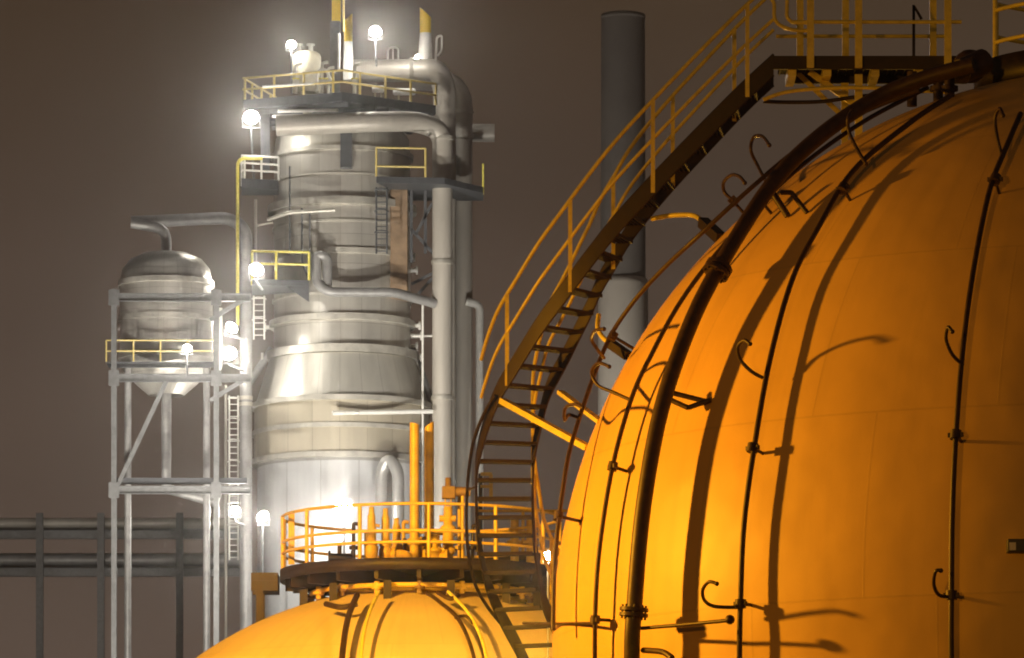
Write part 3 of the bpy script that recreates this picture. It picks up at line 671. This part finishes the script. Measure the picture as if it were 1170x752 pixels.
for i, (lab, pts, r, m) in enumerate((
  ('white thin line stepping down behind the paired floodlights', [(252, 352, -2), (252, 420, -2), (247, 428, -2), (247, 1352, -2)], 2.2, 'white'),
  ('pale line rising beside the caged ladder', [(258, 440, -1), (258, 1352, -1)], 1.8, 'pipe_pale'),
  ('slim white stem joining the side platforms left of the column', [(292, 228, -2.4), (292, 300, -2.4)], 1.7, 'pipe_pale'),
  ('short pale branch from the stem to the column ring', [(292, 258, -2.4), (312, 254, -2.4)], 1.3, 'pipe_pale'),
  ('thin dark line dropping past the silver wrap pipe', [(345, 238, -4.6), (345, 300, -4.7), (352, 318, -4.7)], 1.2, 'steel_dark'),
  ('second thin grey line dropping past the silver wrap pipe', [(354, 240, -4.6), (354, 318, -4.7)], 1.1, 'steel'),
  ('thin white line between column and front vertical line', [(483, 345, -2), (483, 1352, -2)], 1.3, 'white'),
  ('thin horizontal white link to the front vertical line', [(472, 384, -1.5), (496, 384, -1.5)], 1.4, 'white'),
  ('bright white header slung under the top platform', [(318, 127, -3.2), (386, 126, -4.2)], 2.0, 'white'),
  ('second white header slung under the top platform', [(312, 133, -3.0), (372, 131, -4.0)], 1.5, 'white'),
  ('thin white line along the top platform floor', [(300, 99, -3.6), (384, 94, -4.4)], 1.3, 'white'),
  ('white looped line at the foot of the mast', [(362, 104, -3.4), (362, 82, -3.4), (372, 78, -3.6), (378, 92, -3.7)], 1.6, 'white'),
  ('slim dark riser against the upper shell', [(331, 190, -3.2), (331, 290, -3.2)], 1.0, 'steel_dark'),
  ('pale horizontal lip pipe around the ring above the yellow rail', [(306, 251, -4.1), (330, 243, -4.7), (383, 240, -4.95)], 2.2, 'ring'))):
    PIPE(lab, [T(*p) for p in pts], r * U, m, .3)
# side platforms
def platform(name, lab, poly, z, th, m, rail, heights, rm, step, rr=.05):
    cx = sum(p[0] for p in poly) / len(poly); cy = sum(p[1] for p in poly) / len(poly)
    t = thing(name, lab, 'platform', Vector((cx, cy, z - th)), 'steel platforms on the column')
    n = len(poly); vs = [(x, y, z - th) for x, y in poly] + [(x, y, z) for x, y in poly]
    MB().add(vs, [tuple(reversed(range(n))), tuple(range(n, 2*n))] + [(i, (i+1) % n, n+(i+1) % n, n+i) for i in range(n)]).build('deck', M[m], t)
    if rail:
        railing(t, [Vector((x, y, z)) for x, y in rail], heights, rr, M[rm], step, rr * 1.1)
    return t
zt = tz(106, -4.6)
def at_z(px, dy): p = T(px, 0, dy); return (p.x, p.y)
tp = [at_z(391, -4.8), at_z(498, -1.0), at_z(470, 5), at_z(330, 5), at_z(278, -2.6)]
topp = platform('top_platform', 'dark railed platform crowning the silver column', tp, zt, .42, 'steel_dark', [tp[3], tp[4], tp[0], tp[1]], (.5, 1.05), 'rail_pale', 1.6, .055)
for px, dy in ((327, -1.5), (351, -3)):
    MB().tube([T(px, 140, dy), Vector((T(px, 0, dy).x, 300 + dy, zt - .42))], 5 * U, 14).build('support_leg', M['cream'], topp)
MB().box(T(298, 196, -2.0), Vector((T(308, 0, -2).x, 300 - 1.4, zt - .425))).build('support_leg', M['steel_dark'], topp)
b = MB()
for k in range(7):
    f = (k + .5) / 7; a_ = Vector((*tp[4], zt - .55)).lerp(Vector((*tp[3], zt - .55)), f); c_ = Vector((*tp[0], zt - .55)).lerp(Vector((*tp[1], zt - .55)), f)
    b.bar(a_, c_, .12, .24)
b.build('girder', M['steel_dark'], topp)
lp = [at_z(276, -3.6), at_z(318, -3.0), at_z(318, -1.2), at_z(276, -1.2)]
platform('side_platform', 'small dark platform with white caged rail left of the column top', lp, tz(206, -3), .45, 'steel_dark', [lp[3], lp[0], lp[1]], (.4, .75, 1.1), 'white', .8)
mp_ = [at_z(288, -5.6), at_z(353, -5.2), at_z(353, -3.3), at_z(288, -2)]
mpl = platform('side_platform', 'dark platform with yellow rail halfway up the column', mp_, tz(321, -5), .28, 'steel_dark', [mp_[3], mp_[0], mp_[1]], (.75, 1.35), 'rail_yellow', 1.5, .06)
zz = tz(321, -5) - .282
MB().add([(mp_[1][0], mp_[1][1], zz), (mp_[1][0] - 1.1, mp_[1][1], zz), (mp_[1][0], mp_[1][1], zz - .75), (mp_[1][0], mp_[1][1] + .1, zz), (mp_[1][0] - 1.1, mp_[1][1] + .1, zz), (mp_[1][0], mp_[1][1] + .1, zz - .75)],
         [(0, 1, 2), (5, 4, 3), (0, 3, 4, 1), (1, 4, 5, 2), (2, 5, 3, 0)]).build('bracket', M['steel_dark'], mpl)
rp_ = [at_z(430, -4.6), at_z(508, -4.2), at_z(552, -1.4), at_z(552, 1), at_z(470, 1)]
rpl = platform('side_platform', 'grey platform clasping the pale vertical lines right of the column', rp_, tz(204, -4), .3, 'steel_dark', [rp_[0], at_z(486, -4.3)], (.5, 1.4), 'rail_pale', 1.6)
railing(rpl, [Vector((*rp_[2], tz(204, -4))), Vector((*rp_[3], tz(204, -4)))], (.5, 1.1), .05, M['rail_yellow'], 1.2, .05)
b = MB()
for a_, c_ in (((475, 268), (494, 232)), ((470, 300), (470, 212)), ((470, 262), (495, 290)), ((470, 325), (495, 312)), ((462, 262), (440, 215)), ((470, 345), (494, 318)), ((486, 214), (486, 290))):
    b.bar(T(*a_, -2.2), T(*c_, -2.2), .14, .14)
b.build('brace', M['steel_dark'], rpl)
# caged ladders
def ladder(lab, px, y0, y1, dy, w=5, m='white', group='ladders on the process unit'):
    t = thing('ladder', lab, 'ladder', T(px, y1, dy), group)
    for sg in (-1, 1): MB().tube([T(px + sg * w, y0, dy), T(px + sg * w, y1, dy)], .045, 8).build('rail', M[m], t)
    y = y0 + 3
    while y < y1: MB().tube([T(px - w, y, dy), T(px + w, y, dy)], .028, 6).build('rung', M[m], t); y += 7
    y = y0 + 4
    while y < y1 - 20:
        c = T(px, y, dy); MB().tube([Vector((c.x + w*U*1.3*math.cos(a), c.y - .75*math.sin(a)*1.0, c.z)) for a in [math.pi*i/10 for i in range(11)]], .03, 6).build('cage_hoop', M[m], t); y += 24
    return t
ladder('white caged ladder dropping between the left drum and the grey pipe', 267, 452, 640, -2.5)
ladder('short white caged ladder beside the column above the cone', 296, 338, 388, -3.0, 6)
ladder('dark caged ladder on the right flank of the column', 436, 214, 290, -4.6, 6, 'steel_dark')

# equipment on the top platform
def drum(name, lab, px, y0, y1, r, dy, m, cat='drum'):
    c = T(px, y1, dy); t = thing(name, lab, cat, c); rr = r * U; z0, z1 = tz(y1, dy), tz(y0, dy)
    MB().lathe((c.x, c.y), [(rr*.7, z0), (rr, z0 + .02), (rr, z1 - rr*.45), (rr*.92, z1 - rr*.25), (rr*.7, z1 - rr*.1), (rr*.3, z1 - .01), (.001, z1)], 32).build('shell', M[m], t)
    MB().lathe((c.x, c.y), [(rr*.9, z0 + .3), (rr*1.05, z0 + .3), (rr*1.05, z0 + .4), (rr*.9, z0 + .4)], 32, False).build('band', M['ring'], t)
    for k in (-.5, .3): MB().tube([(c.x + k*rr, c.y, z1 - rr*.3), (c.x + k*rr, c.y, z1 + .25)], .12, 10).tube([(c.x + k*rr, c.y, z1 + .25), (c.x + k*rr, c.y, z1 + .33)], .2, 12).build('nozzle', M['white'], t)
    return t
drum('overhead_drum', 'cream vertical drum on top platform left of the mast', 350, 58, 106, 17, 1.0, 'cream')
def vent(px, top, split, bot, w, lab, dy):
    t = thing('vent_stack', lab, 'vent', T(px, bot, dy), 'yellow tipped vents on the column top')
    c = T(px, 0, dy); rr = w * U
    MB().lathe((c.x, c.y), [(rr*1.25, tz(bot, dy)), (rr*1.2, tz((bot+split)/2, dy)), (rr, tz(split, dy))], 20).build('barrel', M['white'], t)
    n = 20; vs = []
    for ring in (0, 1):
        for j in range(n):
            a = 2*math.pi*j/n; vs.append((c.x + rr*math.cos(a)*1.005, c.y + rr*math.sin(a)*1.005, tz(split, dy) + .001 if not ring else tz(top, dy) - rr*.9*(1+math.cos(a)*(1 if px > 440 else -1))))
    MB().add(vs, [(j, (j+1) % n, n+(j+1) % n, n+j) for j in range(n)], True).add(vs[n:], [tuple(range(n))]).build('tip', M['tip'], t)
    return t
vent(398, 16, 48, 92, 4.8, 'yellow tipped white vent right of the grey mast', 0)
vent(486, 9, 38, 72, 6.4, 'yellow tipped white vent above the bend of the topmost pipe', .3)
t = thing('loading_arm', 'slim white looped pipe behind the right yellow tipped vent', 'pipe', T(500, 72, .8))
MB().tube(rounded([T(498, 70, .8), T(499, 42, .8), T(505, 40, .8), T(505, 58, .8), T(500, 64, .8)], .2), 1.3*U, 8).build('loop', M['white'], t)
t = thing('mast', 'grey square mast with yellow head rising from the top platform', 'mast', T(382, 106, -2))
MB().box(T(377, 106, -2), T(388.5, 24, -2) + Vector((0, .45, 0))).build('post', M['steel'], t)
MB().box(T(379, 23.8, -2), T(389, -40, -2) + Vector((0, .4, 0))).build('head', M['tip'], t)
MB().tube([T(392.5, -30, -2), T(392.5, 36, -2)], 1.2*U, 8).build('whip', M['rail_pale'], t)
MB().tube([T(387, 38, -2), T(387, 80, -2)], 1.6*U, 8).build('conduit', M['white'], t)
for i, (px, r, y0) in enumerate(((338, 3.2, 74), (368, 3.0, 72), (375, 2.6, 78), (405, 3.4, 74))):
    t = thing('standpipe', ('short white valve standpipe left of the cream drum', 'white valve standpipe between the drum and the mast', 'small white valve standpipe at the foot of the mast', 'white valve standpipe under the left yellow tipped vent')[i], 'valve', T(px, 107, -2.5 + i * .2), 'valve standpipes on the top platform')
    MB().tube(rounded([T(px, 107, -2.5), T(px, y0, -2.5), T(px + 7, y0 - 1, -2.5)], .25), r*U*.6, 10).build('pipe', M['white'], t)
    MB().tube([T(px - 3.4, 94, -2.5), T(px + 3.4, 94, -2.5)], r*U, 12).build('valve_body', M['white'], t)
    MB().tube(ring_path(T(px, 90, -2.7), .16, 14), .03, 6).build('handwheel', M['rail_yellow'], t)
for i, (px, py, w) in enumerate(((432, 102, 7), (462, 105, 13))):
    t = thing('exchanger', ('small white bundle lying under the thick topmost pipe', 'white horizontal bundle lying near the pipe bend')[i], 'heat exchanger', T(px, py + 4, -1.2), 'white bundles on the top platform')
    MB().tube([T(px - w, py, -1.2), T(px - w*.85, py, -1.2), T(px + w*.85, py, -1.2), T(px + w, py, -1.2)], [.1, 4*U, 4*U, .1], 18).build('shell', M['white'], t)
    for k in (-.5, .5): MB().box(T(px + k*w - 1, py + 8, -1.2), T(px + k*w + 1, py + 3, -1.2) + Vector((0, .3, 0))).build('saddle', M['cream'], t)
t = thing('access_frame', 'small white handrail frame behind the top floodlight', 'railing', T(450, 68, .5))
MB().tube(rounded([T(443, 68, .5), T(443, 55, .5), T(455, 54, .5), T(455, 68, .5)], .2), 1.1*U, 8).tube([T(449, 55, .5), T(449, 68, .5)], .9*U, 6).build('frame', M['white'], t)

# ------------------------------------------------------------------ left neighbour: drum on a steel frame, pipe rack
LV = 291.0
def L(px, py, dy=0): return P(px, py, LV + dy)
lvx = L(190, 0).x; us = LV / F
t = thing('surge_drum', 'silver vertical drum with domed top in the steel frame at left', 'drum', Vector((lvx, LV, 0)))
zz = lambda py: L(0, py).z
MB().lathe((lvx, LV), [(20*us, zz(452)), (34*us, zz(440)), (50*us, zz(424)), (53*us, zz(408)), (53*us, zz(325)), (50*us, zz(308)), (41*us, zz(297)), (25*us, zz(290)), (.01, zz(288))], 64).build('shell', M['clad'], t)
for y in (408, 366, 325): MB().lathe((lvx, LV), [(50*us, zz(y+3)), (55*us, zz(y+3)), (55*us, zz(y-3)), (50*us, zz(y-3))], 64, False).build('stiffening_ring', M['ring'], t)
for px in (146, 236):
    for dy in (-1.6, 1.6): MB().tube([L(px, G0, dy), L(px, 415, dy)], 4*us, 12).build('leg', M['pipe_grey'], t)
MB().tube([L(190, 450), L(190, 560), L(250, 575)], 6*us, 14).build('outlet', M['pipe_grey'], t)
MB().tube(rounded([L(190, 290), L(190, 262), L(150, 255)], .6), 6*us, 14).build('inlet', M['pipe_grey'], t)
def ibeam(b, a, c, w, h):
    a, c = Vector(a), Vector(c); t = (c - a).normalized(); sd = t.cross(UP) if abs(t.z) < .99 else Vector((1, 0, 0)); sd.normalize(); up = sd.cross(t).normalized()
    b.bar(a, c, w * .14, h * .84, sd)
    for k in (-1, 1): b.bar(a + up * k * h * .46, c + up * k * h * .46, w, h * .1, sd)
    return b
fr = thing('steel_frame', 'grey steel frame tying the left drum to the grey vertical pipe', 'frame', L(205, G0, -3))
for a_, c_ in (((130, 340), (286, 340)), ((130, 432), (286, 432)), ((130, 560), (286, 560))): ibeam(MB(), L(*a_, -4.2), L(*c_, -4.2), .3, .36).build('beam', M['steel'], fr)
for a_, c_ in (((240, 366), (277, 343)), ((240, 458), (277, 435)), ((134, 556), (190, 436))): MB().bar(L(*a_, -4.2), L(*c_, -4.2), .18, .2).build('brace', M['steel'], fr)
for px in (130, 247): MB().box(L(px - 3, G0, -4.4), L(px + 3, 330, -4.4) + Vector((0, .4, 0))).build('column', M['steel'], fr)
dz = L(0, 428).z
MB().box((L(128, 0).x, LV - 4.1, dz), (L(250, 0).x, LV - 2.5, dz + .08)).build('service_deck', M['steel_dark'], fr)
railing(fr, [Vector((L(128, 0).x, LV - 4.1, dz + .08)), Vector((L(250, 0).x, LV - 4.1, dz + .08))], (.5, 1.0), .04, M['rail_pale'], 1.2, .045)
for px, py in ((130, 340), (247, 340), (130, 432), (247, 432), (130, 560), (247, 560)):
    MB().box(L(px - 6, py + 9, -4.45), L(px + 6, py - 9, -4.45) + Vector((0, .04, 0))).build('gusset_plate', M['steel'], fr)
MB().box(L(130, 552, -4.0), L(282, 546, -4.0) + Vector((0, .5, 0))).build('cable_tray', M['steel_dark'], fr)
lamp(214, 398, 284, .24, 'white floodlight hung on the steel frame before the left drum', [(214, 410, 0), (214, 430, 0)])  # invented lamp, added to help light the column from the left

rk = thing('pipe_rack', 'long low rack of grey pipes behind the farther tank', 'pipe rack', P(60, 1345, 330))
for k, (py, dy, r) in enumerate(((598, -1.5, 6), (600, 0, 8), (597, 1.5, 5), (640, -1.2, 7), (641, .8, 9))):
    MB().tube([P(-80, py, 330 + dy), P(285, py, 330 + dy)], r * .047, 14).build('pipe', M[('pipe_pale', 'pipe_grey')[k % 2]], rk)
for py in (611, 654): ibeam(MB(), P(-80, py, 327.6), P(285, py, 327.6), .3, .45).build('beam', M['steel'], rk)
for px in (-40, 45, 115, 205): MB().box(P(px - 4, 1345, 327), P(px + 4, 586, 327) + Vector((0, .5, 0))).build('column', M['steel'], rk)

# ------------------------------------------------------------------ things between the two tanks
t = thing('equipment_platform', 'yellow railed platform far behind the stair foot', 'platform', P(600, 1396, 150))
q = [P(545, 640, 150), P(650, 640, 150)]
MB().bar(q[0], q[1], 2.0, .2).build('deck', M['stair_dark'], t)
railing(t, [q[0] + Vector((0, -1, .1)), q[1] + Vector((0, -1, .1))], (.5, 1.0), .035, M['kit_yellow'], .9, .04)
for px in (550, 600, 645): MB().tube([P(px, 1396, 150), P(px, 642, 150)], .12, 10).build('leg', M['stair_dark'], t)
t = thing('bracket_frame', 'small pale yellow angle frame seen between the stair treads', 'frame', P(553, 1396, 152))
MB().bar(P(549, 542, 152), P(562, 542, 152), .1, .09).bar(P(561, 542, 152), P(561, 568, 152), .09, .09, Vector((1,0,0))).bar(P(549, 556, 152), P(560, 556, 152), .1, .07).build('frame', M['rail_pale'], t)
MB().tube([P(549, 1396, 152), P(549, 541, 152)], .05, 8).build('post', M['steel_dark'], t)
for i, px in enumerate((588, 606)):
    t = thing('standpipe', ('yellow standpipe behind the lower stair treads', 'yellow standpipe right of the lower stair treads')[i], 'pipe', P(px, 1396, 146), 'yellow standpipes behind the stair')
    MB().tube([P(px, 1396, 146), P(px, 590, 146)], .1, 12).build('barrel', M['kit_yellow'], t)
    MB().tube([P(px, 622, 146), P(px, 618, 146)], .2, 14).build('flange', M['kit_yellow'], t)

# ------------------------------------------------------------------ chimney
HYY = 700.; uc = HYY / F
cx = P(712, 0, HYY).x
ch = thing('chimney', 'distant tall chimney, dark above and pale below, behind the stair', 'chimney', Vector((cx, HYY, 0)))
hz_ = lambda py: P(0, py, HYY).z
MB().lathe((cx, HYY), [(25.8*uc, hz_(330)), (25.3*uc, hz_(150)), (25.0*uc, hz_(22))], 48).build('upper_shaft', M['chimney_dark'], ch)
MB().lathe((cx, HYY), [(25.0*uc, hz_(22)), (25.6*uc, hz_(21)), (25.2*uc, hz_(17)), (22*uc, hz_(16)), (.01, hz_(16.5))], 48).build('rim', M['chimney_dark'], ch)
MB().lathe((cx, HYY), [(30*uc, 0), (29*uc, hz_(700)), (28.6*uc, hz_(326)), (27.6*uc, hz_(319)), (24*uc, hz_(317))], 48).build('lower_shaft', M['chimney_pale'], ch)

# ------------------------------------------------------------------ night haze
hm = bpy.data.materials.new('night_haze'); hm.use_nodes = True
nt = hm.node_tree; nt.nodes.clear()
ho = nt.nodes.new('ShaderNodeOutputMaterial'); pv = nt.nodes.new('ShaderNodeVolumePrincipled')
pv.inputs['Density'].default_value = .00036; pv.inputs['Anisotropy'].default_value = .985; pv.inputs['Color'].default_value = (.95, .93, .9, 1)
nt.links.new(pv.outputs[0], ho.inputs['Volume'])
hz = MB().box((-140, -70, -1), (140, 740, 140)).build('haze', hm); hz['kind'] = 'stuff'
